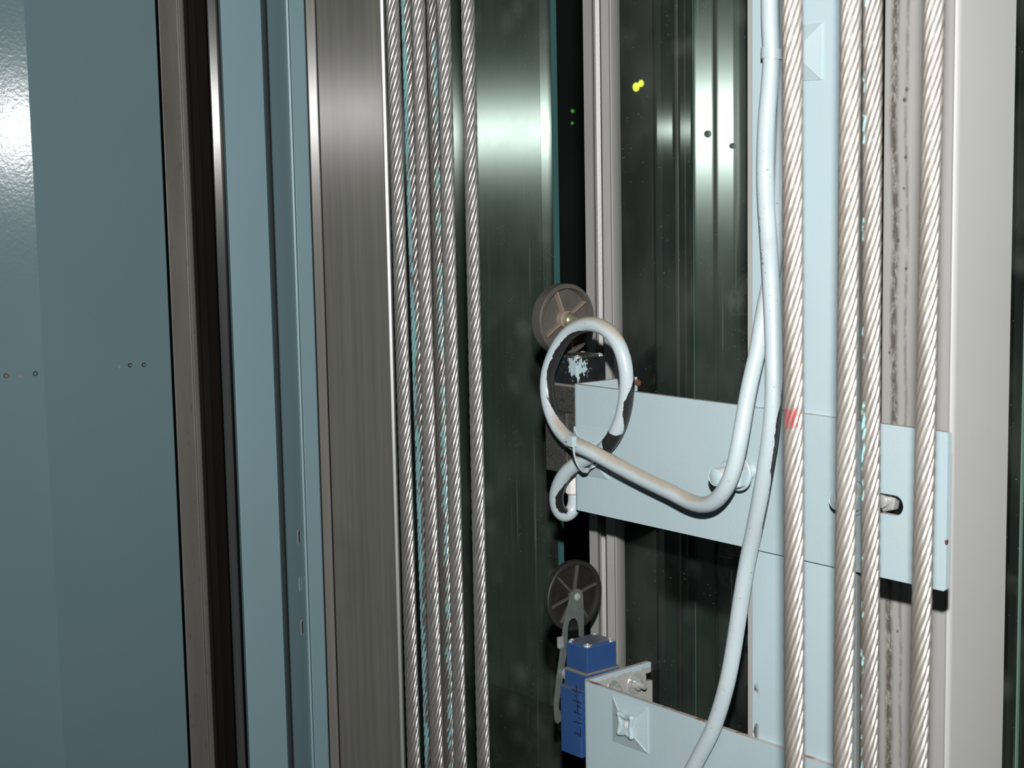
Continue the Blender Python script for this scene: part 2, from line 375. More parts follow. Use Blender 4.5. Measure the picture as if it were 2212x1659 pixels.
# ---------------------------------------------------------------- the setting
def struct(name, bm, mat, **k): return build(name, bm, mat, kind='structure', **k)
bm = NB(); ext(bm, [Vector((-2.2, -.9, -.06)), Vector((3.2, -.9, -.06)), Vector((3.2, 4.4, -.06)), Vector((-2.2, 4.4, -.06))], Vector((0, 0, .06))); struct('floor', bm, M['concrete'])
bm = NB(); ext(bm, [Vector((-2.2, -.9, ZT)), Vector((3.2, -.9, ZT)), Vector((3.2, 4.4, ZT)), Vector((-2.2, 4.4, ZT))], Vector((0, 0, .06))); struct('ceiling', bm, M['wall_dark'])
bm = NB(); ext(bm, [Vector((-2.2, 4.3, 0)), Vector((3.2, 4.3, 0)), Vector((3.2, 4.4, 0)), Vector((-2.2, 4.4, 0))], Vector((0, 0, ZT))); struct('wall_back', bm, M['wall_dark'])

# painted sheet on the left, folded near the frame edge
E1 = Vector(pd(372, 1.70)); wd2 = Vector((WD.x, WD.y)); 
def isect(px, P, d):      # plan ray through column px with line P + t d
    q = Vector(pd(px, 1.0)); 
    # a*q = P + t d
    det = q.x * (-d.y) + d.x * q.y
    a = (P.x * (-d.y) + d.x * P.y) / det
    return q * a
F1 = isect(96, E1, wd2)
a0 = math.atan((48 - 1106) / FPX)
fd = Vector((math.cos(a0), -math.sin(a0)))            # fold piece squarely faces the landing, shaped so the flash glints on it
F0 = F1 - fd * .22
nb = Vector((-wd2.y, wd2.x)) * .004; nf = Vector((-fd.y, fd.x)) * .004
bm = NB(); vprism(bm, [F0, F1, E1, E1 + nb, F1 + nb, F0 + nf], ZB, ZT)
wl = struct('wall_left', bm, M['sheet_blue'], bevel=.0011)
def on_line(px, py, P, d):    # point of the vertical plane through P along d seen at px,py
    r = ray(px, py); det = r.x * (-d.y) + d.x * r.y
    a = (P.x * (-d.y) + d.x * P.y) / det; return EYE + r * a
nrm = Vector((wd2.y, -wd2.x, 0)); nrm2 = Vector((fd.y, -fd.x, 0))
for (px, py, mt, r) in [(13, 812, 'hole_rust', .0022), (44, 810, 'hole_rim', .0028), (76, 807, 'dark_hole', .0022), (254, 791, 'hole_rim', .0027), (281, 789, 'dark_hole', .0022), (311, 788, 'dark_hole', .0022)]:
    p = on_line(px, py, F1 if px < 96 else E1, fd if px < 96 else wd2); nn = nrm2 if px < 96 else nrm
    bm = NB(); lathe(bm, p - nn * .002, nn, [(0, 0), (.0016, r * .55), (.0022, r * .6), (.0026, r), (.0018, r * 1.15), (0, r * 1.15)], 20)
    build('bolt_hole', bm, M[mt], wl, smooth=40)

# ---------------------------------------------------------------- guide rail beside it
G = thing('guide_rail', 'weathered grey steel guide rail between the left blue-grey sheet and the folded post', 'guide rail', Vector((*pd(436, 1.7), 0)))
def strip(pts, name, mat, parent, bevel=0, z0=ZB, z1=ZT, smooth=None, **k):
    bm = NB(); vprism(bm, [pd(*p) for p in pts], z0, z1); return build(name, bm, M[mat], parent, bevel=bevel, smooth=smooth, **k)
strip([(377, 1.645), (418, 1.66), (419, 1.652), (430, 1.656), (437, 1.70), (437, 1.74), (377, 1.74)], 'flange', 'rusty', G, .0012)
strip([(436, 1.741), (440, 1.735), (478, 1.76), (520, 1.76), (520, 1.80), (436, 1.80)], 'web', 'dark_steel', G)
strip([(455, 1.70), (477, 1.68), (479, 1.72), (479, 1.758), (457, 1.75)], 'groove_lip', 'dark_steel', G)
strip([(480, 1.46), (482, 1.4495), (498, 1.4525), (503, 1.47), (522, 1.758), (496, 1.755)], 'blade', 'blade', G, .0006, label='bright machined blade')

# ---------------------------------------------------------------- folded blue post
P_ = thing('folded_post', 'blue-grey folded sheet steel post with slotted recessed web beside the stainless jamb', 'post', Vector((*pd(590, 1.3), 0)))
strip([(504, 1.262), (508, 1.252), (592, 1.285), (596, 1.293), (597, 1.42), (594, 1.42), (590, 1.30), (510, 1.268), (512, 1.42), (507, 1.42)], 'front_flange', 'post_blue', P_, .0008)
strip([(596, 1.325), (601, 1.318), (603, 1.312), (606, 1.33), (606, 1.36), (597, 1.36)], 'groove_liner', 'arm_steel', P_, .0006)
wb = strip([(605, 1.288), (607, 1.284), (646, 1.322), (650, 1.322), (652, 1.336), (605, 1.336)], 'web', 'post_blue', P_)
strip([(650, 1.318), (652, 1.300), (683, 1.312), (685, 1.318), (685, 1.40), (652, 1.40)], 'lip', 'post_blue', P_, .0012)
q0 = Vector(pd(607, 1.284)); q1 = Vector(pd(646, 1.322)); qd = (q1 - q0).normalized(); qn = Vector((qd.y, -qd.x, 0))
for (px, py) in [(648, 1160), (651, 1262), (655, 1355)]:
    xx = 606 + (px - 606) - (py - 830) * .0303
    p = on_line(px - 2, py, q0, qd); t3 = Vector((qd.x, qd.y, 0))
    bm = NB(); ring = []; inner = []
    for i in range(20):
        a = 2 * math.pi * i / 20; r = .0032
        off = Vector((0, 0, .0036 if math.sin(a) >= 0 else -.0036))
        ring.append(p + t3 * math.cos(a) * r + Vector((0, 0, math.sin(a) * r)) + off + qn * .0004)
        inner.append(p + t3 * math.cos(a) * r * .62 + Vector((0, 0, math.sin(a) * r * .62)) + off + qn * .0004)
    ext(bm, ring, -qn * .001, [inner])
    sl = build('slot', bm, M['hole_rim'], wb)
    bm = NB(); ext(bm, [v - qn * .0002 for v in inner], -qn * .0006); build('slot_opening', bm, M['dark_hole'] if py != 1262 else M['post_blue'], wb)

# ---------------------------------------------------------------- stainless jamb
J = thing('steel_jamb', 'tall dull brushed stainless jamb with bright right edge behind the left ropes', 'jamb', Vector((*pd(770, 1.45), 0)))
strip([(686.5, 1.425), (706, 1.425), (708, 1.43), (708, 1.50), (686.5, 1.50)], 'edge_strip', 'jamb_edge', J, .0008, label='lighter narrow strip')
strip([(708.5, 1.432), (709.5, 1.428), (845.5, 1.4345), (846, 1.50), (708.5, 1.50)], 'panel', 'jamb', J)
strip([(842.4, 1.405), (843.2, 1.4012), (851.4, 1.4018), (852.6, 1.406), (854, 1.50), (846, 1.50)], 'edge_bead', 'bright_edge', J, .0008, label='bright polished edge', smooth=60)

# ---------------------------------------------------------------- panels and glass beyond
K = thing('cladding_panel', 'brushed stainless panel seen through green glass right of the left ropes', 'panel', Vector((*pd(1040, 1.95), 0)))
strip([(850, 1.985), (1176, 1.98), (1176, 2.0), (850, 2.04)], 'panel', 'panel_far', K)
strip([(1176.5, 1.965), (1201, 1.9645), (1203, 1.968), (1203, 2.0), (1176.5, 2.0)], 'edge_strip', 'panel_strip', K, label='lighter edge strip')
K2 = thing('door_frame', 'bright brushed stainless frame behind glass left of the pale blue upright', 'door frame', Vector((*pd(1550, 2.0), 0)))
strip([(1418, 2.004), (1461, 2.0), (1461, 2.06), (1418, 2.06)], 'outer_leaf', 'panel_sharp', K2, .003)
strip([(1461, 2.045), (1469, 2.045), (1469, 2.07), (1461, 2.07)], 'seal', 'dark_steel', K2)
strip([(1469, 2.0), (1498, 1.997), (1498, 2.06), (1469, 2.06)], 'inner_leaf', 'panel_sharp', K2, .002)
strip([(1498.5, 1.955), (1501.5, 1.955), (1501.5, 2.0), (1498.5, 2.0)], 'edge_line', 'glass_edge_light', K2, .0005)
strip([(1502, 1.975), (1543, 1.9722), (1543.5, 2.04), (1502, 2.04)], 'left_face', 'panel_hot', K2, .002)
strip([(1543.5, 2.0), (1549.5, 2.0), (1549.5, 2.04), (1543.5, 2.04)], 'groove', 'dark_steel', K2)
strip([(1549.5, 1.974), (1585, 1.9716), (1600, 1.976), (1612, 2.0), (1612, 2.05), (1549.5, 2.04)], 'right_face', 'panel_hot', K2, .002)
strip([(1612, 2.02), (1700, 2.02), (1700, 2.05), (1612, 2.05)], 'back_plate', 'panel_sharp', K2)
for px, py, r in ((1529, 289, .0042), (1582, 315, .0034)):
    p = dep(px, py, 1.969); d = Vector((0, -1, 0))
    bm = NB(); lathe(bm, p, d, [(-.004, 0), (-.004, r), (.001, r), (.002, r * .8), (.002, r * .35), (.0012, 0)], 24)
    build('screw', bm, M['arm_steel'], K2, smooth=40)
K3 = thing('side_panel', 'brushed steel strip glimpsed behind glass at the far right edge', 'panel', Vector((*pd(2205, 2.0), 0)))
strip([(2188, 2.02), (2300, 1.97), (2300, 2.0), (2188, 2.05)], 'panel', 'panel_sharp', K3)

def pane(name, s0, s1, n, z0=ZB, z1=ZT):
    bm = NB(); lbox(bm, s0, s1, n - .005, n, z0 - H, z1 - H); return struct(name, bm, M['glass'])
sA = bps(1201, 830, -.13)[0]; sB = bps(860, 830, -.13)[0]; sC = bps(1300, 830, -.13)[0]; sD = bps(1900, 830, -.13)[0]
g1 = pane('window_1', sB, sA, -.13); g2 = pane('window_2', sC, sD, -.13)
bm = NB(); lbox(bm, sA, sA + .0015, -.1355, -.1295, -H, ZT - H); build('glass_edge', bm, M['glass_edge'], g1)
# far right pane stands beside the grey column
s0 = bps(2150, 830, -.20)[0]
g3 = pane('window_3', s0, s0 + .16, -.20)
sE = bps(2204, 830, -.195)[0]; bm = NB(); lbox(bm, sE, sE + .0014, -.1999, -.1975, -H, ZT - H); build('glass_edge', bm, M['glass_edge_light'], g3)

# low kerb far below, beyond the glass
p = dep(1100, 1514, 1.78); bm = NB()
a = p + UD * .17; b = p - UD * .12
ext(bm, [a, b, Vector((b.x, b.y, 0)), Vector((a.x, a.y, 0))], WD * .03)
lg = build('low_wall', bm, M['ledge'], loc=p, bevel=.006, seg=4)
tag(lg, 'dim green low wall with a diagonal top edge beyond the glass, bottom centre', 'low wall')

# small lamps far beyond the glass
def lamp(px, py, D, r, mat, label, sq=1.0):
    p = dep(px, py, D); T = thing('indicator_lamp', label, 'lamp', p)
    bm = NB(); lathe(bm, p - Vector((0, 0, r * sq)), Vector((0, 0, 1)), [(r * sq * (1 - math.cos(a * math.pi / 8)), r * math.sin(a * math.pi / 8)) for a in range(9)], 16)
    build('lens', bm, mat, T, smooth=True)
    bm = NB(); cyl(bm, p + Vector((0, r * .6, 0)), Vector((p.x, 4.3, p.z)), r * .5, 10); build('stem', bm, M['dark_steel'], T)
yl = lamp_mat('lamp_yellow', (.75, .85, .06), 1.6); gr = lamp_mat('lamp_green', (.10, .42, .07), .6); dm = lamp_mat('lamp_dim', (.30, .32, .12), .35)
lamp(1374, 188, 4.27, .0088, yl, 'small yellow-green glowing lamp in the dark, left one of the touching pair', 1.3)
lamp(1385, 180, 4.27, .0068, yl, 'small yellow-green glowing lamp in the dark, right one of the touching pair', 1.3)
lamp(1237, 240, 4.27, .0046, gr, 'tiny green lamp left of the grey post, upper of two')
lamp(1236, 266, 4.27, .0036, gr, 'tiny dim green lamp left of the grey post, lower of two')


# ---------------------------------------------------------------- grey slotted post behind the switches
PG = thing('slotted_post', 'slim grey ribbed steel post standing behind both roller switches', 'post', Vector((*pd(1305, 1.44), 0)))
strip([(1269, 1.425), (1286, 1.415), (1289, 1.418), (1290, 1.43), (1291, 1.424), (1294, 1.426), (1295, 1.44), (1304, 1.44), (1305, 1.47), (1269, 1.47)], 'grooved_face', 'post_grey', PG, label='grooved left face')
strip([(1305, 1.412), (1307, 1.408), (1323, 1.402), (1326, 1.398), (1330, 1.400), (1346, 1.412), (1346, 1.47), (1305, 1.47)], 'front_face', 'post_grey', PG, .0008, smooth=30)

# ---------------------------------------------------------------- pale blue upright and its grey backing
U = thing('upright_channel', 'pale blue painted steel upright plate carrying both brackets and the cables', 'upright', L(.238, -.007, -H))
bm = NB(); lbox(bm, .1905, .2815, -.010, -.0042, -H, ZT - H); build('face_plate', bm, M['upright'], U, bevel=.0006)
bm = NB(); lbox(bm, .1805, .2800, -.0155, -.0102, -H, ZT - H); build('backing_plate', bm, M['post_grey'], U, label='grey backing plate', bevel=.0006)
# grey column at the right
CO = thing('box_column', 'broad light grey square steel column behind the rightmost rope', 'column', L(.33, -.14, -H))
c = L(.2885, -.10, 0); sr = (c - B0).dot(SD)
bm = NB(); lbox(bm, .2277, .2854, -.108, -.100, -H, ZT - H); build('side_plate', bm, M['grime'], CO, label='grey side plate with dark oily streaks')
bm = NB(); w1 = bps(2180, 830, -.1)[0]
cp = Vector((c.x, c.y)); r_ = on_line(2180, 830, cp, Vector((WD.x, WD.y)))
wdl = (Vector((r_.x, r_.y)) - cp).length
pts = []
for i in range(7):   # rounded near corner
    a = math.pi / 2 * i / 6; rr = .005
    q = cp + Vector((UD.x, UD.y)) * rr * (1 - math.sin(a)) + Vector((WD.x, WD.y)) * rr * (1 - math.cos(a))
    pts.append(q)
A_ = cp + Vector((WD.x, WD.y)) * wdl; Bk = Vector((UD.x, UD.y)) * .07
pts2 = [cp + Vector((UD.x, UD.y)) * .0022 + Vector((WD.x, WD.y)) * .05] + [cp + Vector((UD.x, UD.y)) * .0022] + pts[2:] + [A_, A_ + Bk, cp + Bk + Vector((WD.x, WD.y)) * .05]
vprism(bm, pts2, ZB, ZT); build('tube', bm, M['grey_paint'], CO, smooth=35)

# ---------------------------------------------------------------- brackets
def arc(cs, cz, r, a0, a1, k=6): return [(cs + r * math.cos(a0 + (a1 - a0) * i / k), cz + r * math.sin(a0 + (a1 - a0) * i / k)) for i in range(k + 1)]
def bracket(T, s0, s1, zt, zb, nfl, slot=None, notch=False):
    # bent plate: face along s at n 0..-4 mm, flange going back along n; the bend is rounded
    th = .004; R = .006
    bm = NB()
    # plan outline of the bent strip, extruded in z (flange) - face plate separately cut with its slot
    prof = [(s0 + R, 0)] + [(s0 + R - R * math.sin(a * math.pi / 16), -R + R * math.cos(a * math.pi / 16)) for a in range(1, 9)]
    inn = [(s0 + th, -R)] + [(s0 + R - (R - th) * math.cos(a * math.pi / 16), -R + (R - th) * math.sin(a * math.pi / 16)) for a in range(1, 9)]
    outl = prof + inn
    ext(bm, [L(a, b, zb) for a, b in outl], Vector((0, 0, zt - zb)))
    holes = []
    if slot:
        sa, sb, sz, sr_ = slot
        holes = [[L(a, 0, b) for a, b in arc(sb - sr_, sz, sr_, -math.pi / 2, math.pi / 2, 8) + arc(sa + sr_, sz, sr_, math.pi / 2, 3 * math.pi / 2, 8)]]
    ext(bm, [L(s0 + R, 0, zb), L(s1 - .0015, 0, zb), L(s1, 0, zb + .0015), L(s1, 0, zt - .0015), L(s1 - .0015, 0, zt), L(s0 + R, 0, zt)], ND * -th, holes)
    n1 = nfl
    if notch: o = [(-R, zb), (n1 * 1.02, zb), (n1 * 1.02, zt - .015), (n1 + .0065, zt - .0145), (n1 + .0055, zt - .0125), (n1 + .0055, zt - .0095), (n1 + .0065, zt - .0080), (n1, zt - .0075), (n1, zt + .001), (n1 + .002, zt + .0015), (-R, zt)]
    else: o = [(-R, zb), (n1, zb), (n1, zt - .001), (n1 + .001, zt), (-R, zt)]
    ext(bm, [L(s0, a, b) for a, b in o], SD * th)
    return build('plate', bm, M['blue'], T)
def hexbolt(T, s, n0, z, r, ln, mat, nut=None, washer=None, name='bolt', thread=True, axis=None, mat2=None, org=None):
    ax = axis or ND; o = org if org is not None else L(s, n0, z)
    bm = NB()
    prof = [(0, 0), (0, r)]
    if thread:
        k = int(ln / .0015); 
        for i in range(k): prof += [(ln * (i + .15) / k, r), (ln * (i + .5) / k, r * .90), (ln * (i + .85) / k, r)]
    prof += [(ln - .0006, r * .98), (ln, r * .86), (ln, 0)]
    lathe(bm, o, ax, prof, 28); b = build(name, bm, M[mat], T, smooth=50)
    if washer:
        d, rw, tw = washer; bm = NB(); lathe(bm, o + ax * d, ax, [(0, r), (0, rw), (tw * .7, rw), (tw, rw * .96), (tw, r)], 36); build('washer', bm, M[mat2 or mat], b, smooth=40)
    if nut:
        d, rn, tn = nut; bm = NB(); lathe(bm, o + ax * d, ax, [(0, r * .98), (0, rn), (tn * .85, rn), (tn, rn * .86), (tn, r * .98)], 6, .3); build('nut', bm, M[mat2 or mat], b, bevel=.0006)
    return b
BU = thing('bracket', 'upper pale blue bracket holding the black switch, coiled cable tied on its face', 'bracket', L(.18, 0, -.26), 'pale blue switch brackets')
bracket(BU, 0.0, .3598, -.1578, -.2590, -.0675, slot=(.279, .3262, -.2098, .0066))
hexbolt(BU, .1925, 0, -.2035, .0062, .035, 'blue', nut=(.013, .0118, .0075), washer=(.0112, .0125, .0018), name='stud')
hexbolt(BU, .2860, -.004, -.2092, .0060, .022, 'blue', nut=(.0062, .0105, .007), washer=(.0042, .0120, .0018), name='stud')
hexbolt(BU, .3035, -.018, -.2100, .0045, .012, 'bright_zinc', nut=(.002, .0085, .006), name='bolt')
hexbolt(BU, 0, 0, 0, .0026, .0030, 'hole_rust', name='bolt', axis=SD, org=L(.004, -.0665, -.1625), thread=False)
BL = thing('bracket', 'lower pale blue bracket with cable tie mount, holding the blue switch', 'bracket', L(.18, 0, -.55), 'pale blue switch brackets')
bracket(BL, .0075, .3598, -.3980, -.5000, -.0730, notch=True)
nn_, zz_ = fps(1375, 1475, .0115)
hexbolt(BL, 0, 0, 0, .0026, .0125, 'bright_zinc', nut=(.002, .0052, .0045), washer=(0, .0088, .0011), axis=SD, org=L(.0115, nn_ + .002, zz_), mat2='bright_zinc')
nn_, zz_ = fps(1323, 1487, .0115)
hexbolt(BL, 0, 0, 0, .0026, .0110, 'bright_zinc', nut=(.002, .0052, .0045), washer=(0, .0066, .001), axis=SD, org=L(.0115, nn_, zz_), mat2='zinc')

# ---------------------------------------------------------------- adhesive cable tie mounts
def mount(s0, s1, z0, z1, n, label, cradle=True):
    cs, cz = (s0 + s1) / 2, (z0 + z1) / 2
    T = thing('cable_tie_mount', label, 'cable tie mount', L(cs, n, z0), 'square cable tie mounts')
    bm = NB(); h0, h1 = .0011, .0048; q = .36
    def ring(k, nn): return [bm.verts.new(L(cs + a * (s1 - s0) / 2 * k, n + nn, cz + b * (z1 - z0) / 2 * k)) for a, b in ((-1, -1), (1, -1), (1, 1), (-1, 1))]
    rs = [ring(1, 0), ring(1, h0), ring(.93, h0 * 1.3), ring(q, h1)]
    for A, B in zip(rs[:-1], rs[1:]):
        for i in range(4): bm.faces.new((A[i], A[(i + 1) % 4], B[(i + 1) % 4], B[i]))
    bm.faces.new(rs[0]); bm.faces.new(rs[-1])
    # raised ribs on the diagonals
    for a, b in ((-1, -1), (1, -1), (1, 1), (-1, 1)):
        p0 = L(cs + a * (s1 - s0) / 2 * .93, n + h0 * 1.3, cz + b * (z1 - z0) / 2 * .93); p1 = L(cs + a * (s1 - s0) / 2 * q, n + h1, cz + b * (z1 - z0) / 2 * q)
        tube(bm, [p0, p1], .0006, 8)
    build('base', bm, M['tie'], T, bevel=.0003)
    if cradle:
        k = .0068; hh = n + h1 + .0012
        cor = [L(cs + a * k, hh, cz + b * k * 1.1) for a, b in ((-1, -1), (1, -1), (1, 1), (-1, 1))]
        mid = [L(cs + a * k * .84, hh - .0004, cz + b * k * .93) for a, b in ((0, -1), (1, 0), (0, 1), (-1, 0))]
        path = []
        for i in range(4): path += [cor[i], mid[i]]
        bm = NB(); pp = smooth_path([path[-1]] + path + [path[0], path[1]], .0008)
        k0 = 0; tube(bm, pp, .0019, 12)
        for cc in cor: lathe(bm, cc - ND * .003, ND, [(0, 0), (0, .0022), (.0035, .0024), (.0048, .0016), (.0052, 0)], 14)
        build('cradle', bm, M['tie'], T, smooth=True)
        bm = NB(); lathe(bm, L(cs, n + h1 - .0005, cz), ND, [(0, 0), (0, .0028), (.0008, .0028), (.0012, .001), (.0005, 0)], 18); build('rivet', bm, M['white_plastic'], T, smooth=40)
    return T
p1 = bps(1324, 1503); p2 = bps(1402, 1624)
mount(.0455, .0865, -.4385, -.4010, 0, 'empty square tie mount with raised frame near the end of the lower bracket')
mount(.0030, .0440, -.2290, -.1915, 0, 'square tie mount half hidden under the crossing cable coil')
mount(.2145, .2540, .0645, .1010, -.0042, 'square tie mount high on the upright right of the thick rope', cradle=False)

# ---------------------------------------------------------------- roller limit switches
def wheel(T, s, n, z, r, width, rimmat, ribmat, webmat, angs, hub='hub_tan', hubr=.007, facing=1, ribw=.0019):
    W = None
    a0 = L(s, n, z); bm = NB()
    prof = [(-width, r * .80), (-width, r * .97), (-width * .9, r), (-width * .1, r), (0, r * .97), (0, r * .88), (-width * .2, r * .86), (-width * .55, r * .85), (-width, r * .80)]
    lathe(bm, a0, SD, prof, 72); W = build('roller_wheel', bm, M[rimmat], T, smooth=35)
    bm = NB(); lathe(bm, a0 - SD * width * .62, SD, [(0, 0), (0, r * .86), (width * .12, r * .86), (width * .12, 0)], 60); build('wheel_disc', bm, M[webmat], W, smooth=40)
    for a in angs:
        a = math.radians(a); d = ND * -math.cos(a) + Vector((0, 0, math.sin(a))); e = d.cross(SD).normalized()
        b0 = a0 + d * hubr * .8 - SD * width * .55; b1 = a0 + d * r * .86 - SD * width * .55
        bm = NB(); ext(bm, [b0 - e * ribw / 2, b1 - e * ribw / 2, b1 + e * ribw / 2, b0 + e * ribw / 2], SD * width * .42); build('spoke', bm, M[ribmat], W, bevel=.0003)
    bm = NB(); lathe(bm, a0 - SD * width * .5, SD, [(0, 0), (0, hubr * 1.25), (width * .45, hubr * 1.2), (width * .5, hubr), (width * .62, hubr * .95), (width * .62, 0)], 32); build('hub', bm, M[ribmat], W, smooth=35)
    return W
def switch(T, sr, sl, nh0, nh1, zt, zh, zb, nlid, zl, lidd, bodymat, headmat, topmat):
    # head block, body, cover with chamfered edge, four screws
    bm = NB(); lbox(bm, sl, sr, nh0, nh1, zh, zt); 
    hd = build('head', bm, M[headmat], T, bevel=.0008)
    bm = NB(); sm = .0062
    o = [(sl + .001, nh0 + sm), (sl + .001, nh1 - sm), (sl + sm, nh1 - .001), (sr - sm, nh1 - .001), (sr - .001, nh1 - sm), (sr - .001, nh0 + sm), (sr - sm, nh0 + .001), (sl + sm, nh0 + .001)]
    ext(bm, [L(a, b, zt - .0005) for a, b in o], Vector((0, 0, .0022))); build('cap', bm, M[topmat], hd, bevel=.0006)
    for a in (sl + .0036, sr - .0036):
        for b in (nh0 + .0036, nh1 - .0036):
            bm = NB(); lathe(bm, L(a, b, zt - .0004), Vector((0, 0, 1)), [(0, .0030), (.0012, .0030), (.0022, .0023), (.0026, .0011), (.0014, .0008), (.0014, 0)], 20); build('screw', bm, M['bright_zinc'], hd, smooth=40)
    bm = NB(); lbox(bm, sl - .0004, sr + .0004, nh0 - .004, nh1 + .0018, zb, zh - .0016); bd = build('body', bm, M[bodymat], T, bevel=.001)
    bm = NB(); lbox(bm, sl, sr, nh0 - .0035, nh1 + .0014, zh - .0017, zh + .0002); build('gasket', bm, M['seam'], T)
    # cover: box with chamfered outer edge
    bm = NB(); ch = .0022
    o = [(sl - .002, nh1), (sl - .002, nlid - ch), (sl - .002 + ch, nlid), (sr - .001 - ch * .4, nlid), (sr - .001, nlid - ch * .4), (sr - .001, nh1)]
    ext(bm, [L(a, b, zb - .001) for a, b in o], Vector((0, 0, zl - zb + .001))); cv = build('cover', bm, M[bodymat], T, bevel=.0012, seg=3)
    return hd, bd, cv
S1 = thing('limit_switch', 'blue roller limit switch with black wheel, bolted behind the lower bracket', 'limit switch', L(-.01, -.026, -.468), 'roller limit switches')
switch(S1, .0030, -.0235, -.0420, -.0103, -.3750, -.3962, -.4655, -.0035, -.4105, 0, 'switch_blue', 'switch_blue', 'switch_blue')
wheel(S1, -.036, *fps(1243, 1287, -.036), .0298, .0065, 'rubber', 'wheel_rib', 'wheel_black', [80, 134, 194, 237, 304, 14], hubr=.004)
arm_px = [(1230, 1303), (1233.5, 1290), (1238, 1278.5), (1244, 1272.5), (1250, 1272), (1256, 1275.5), (1259.5, 1283), (1260.5, 1300), (1261.5, 1330), (1262, 1375), (1252.5, 1375), (1252, 1357), (1250, 1347), (1246, 1339.5), (1241, 1336), (1235.5, 1337), (1230, 1343), (1227, 1354), (1226, 1400), (1220, 1440), (1213.6, 1482), (1208.5, 1515), (1207.5, 1529), (1210, 1537), (1216, 1541), (1232, 1543), (1232, 1555), (1217, 1556), (1209, 1560), (1205, 1564), (1201.5, 1561), (1200, 1556), (1198.5, 1522), (1205, 1460), (1213, 1400), (1218, 1358), (1222, 1336)]
sA_ = -.0305
bm = NB(); ext(bm, [L(sA_, *fps(x, y, sA_)) for x, y in arm_px], SD * -.0018); arm = build('lever_arm', bm, M['arm_steel'], S1, bevel=.0002)
n_, z_ = fps(1247, 1289, sA_); bm = NB(); lathe(bm, L(sA_ - .004, n_, z_), SD, [(0, .0022), (.004, .0022), (.004, .0031), (.0046, .0029), (.0048, .0017), (.0056, .0014), (.0056, 0)], 24); build('pivot_rivet', bm, M['bright_zinc'], arm, smooth=40)
n_, z_ = fps(1213, 1388, sA_)
bm = NB(); ext(bm, [L(sA_ + .0006, n_ + .0030, z_ - .0048), L(sA_ + .0006, n_ - .0022, z_ - .0048), L(sA_ + .0006, n_ - .0022, z_ + .0048), L(sA_ + .0006, n_ + .0030, z_ + .0048)], SD * -.0032); build('clamp', bm, M['zinc'], arm, bevel=.0005)
bm = NB(); n_, z_ = fps(1222, 1459, -.026); cyl(bm, L(-.0235, n_ - .004, z_), L(-.0300, n_ - .004, z_), .0052, 28); build('shaft_boss', bm, M['zinc'], S1, smooth=40)
# handwriting strokes down the cover
sc = lambda x, y: (1180 + x / 9.22, 1460 + y / 9.22)
strokes = [[(600, 190), (606, 300)], [(520, 265), (600, 310), (700, 335)], [(595, 375), (618, 510), (628, 640), (632, 760)], [(585, 400), (600, 385), (615, 400)], [(540, 480), (600, 502), (700, 545)], [(610, 600), (660, 610), (690, 650)], [(560, 712), (660, 760), (700, 775)], [(545, 905), (670, 940), (710, 950)], [(650, 830), (690, 880)], [(560, 1130), (620, 1150), (690, 1205)], [(680, 1020), (684, 1190)]]
bm = NB()
for st in strokes:
    P = [bp(*sc(x, y), -.0034) for x, y in st]
    tube(bm, smooth_path(P, .001) if len(P) > 2 else P, .00042, 8)
build('handwriting', bm, M['ink'], S1)

S2 = thing('limit_switch', 'black roller limit switch with brown dusty wheel, behind the cable coil', 'limit switch', L(-.015, -.02, -.232), 'roller limit switches')
switch(S2, -.0008, -.0285, -.0375, -.0068, -.1385, -.1600, -.2290, .0040, -.1815, 0, 'switch_body_black', 'switch_head_black', 'switch_body_black')
wheel(S2, -.030, *fps(1227, 690, -.030), .0290, .0120, 'wheel_dusty', 'wheel_rib_tan', 'wheel_dusty', [112, 32, 212, 285], hubr=.0058, ribw=.0014)
n_, z_ = fps(1230, 692, -.03); bm = NB(); lathe(bm, L(-.032, n_, z_), SD, [(0, 0), (0, .0068), (.006, .0062), (.0075, .0045), (.0095, .0036), (.0100, .0016), (.0100, 0)], 28); build('hub_bolt', bm, M['hub_tan'], S2, smooth=35)
bm = NB(); lathe(bm, L(-.0215, n_ - .0012, z_ - .0002), SD, [(0, 0), (0, .0022), (.0012, .002), (.0020, .001), (.0022, 0)], 20); build('pivot_rivet', bm, M['bright_zinc'], S2, smooth=40)
o = [(n_ + .006, z_), (n_ + .004, z_ + .006), (n_, z_ + .0075), (n_ - .004, z_ + .006), (n_ - .006, z_), (n_ - .006, z_ - .055), (n_ + .006, z_ - .055)]
bm = NB(); ext(bm, [L(-.0425, a, b) for a, b in o], SD * -.002); build('lever_arm', bm, M['arm_steel'], S2, bevel=.0003)
bm = NB(); cyl(bm, L(-.0289, -.018, -.160), L(-.0440, -.018, -.160), .005, 24); build('shaft_boss', bm, M['zinc'], S2, smooth=40)
bm = NB(); lathe(bm, L(-.012, -.0125, -.2285), Vector((0, 0, -1)), [(0, 0), (0, .0075), (.010, .0075), (.012, .0082), (.020, .0082), (.022, .006), (.022, 0)], 12); build('cable_gland', bm, M['white_plastic'], S2, bevel=.0003)

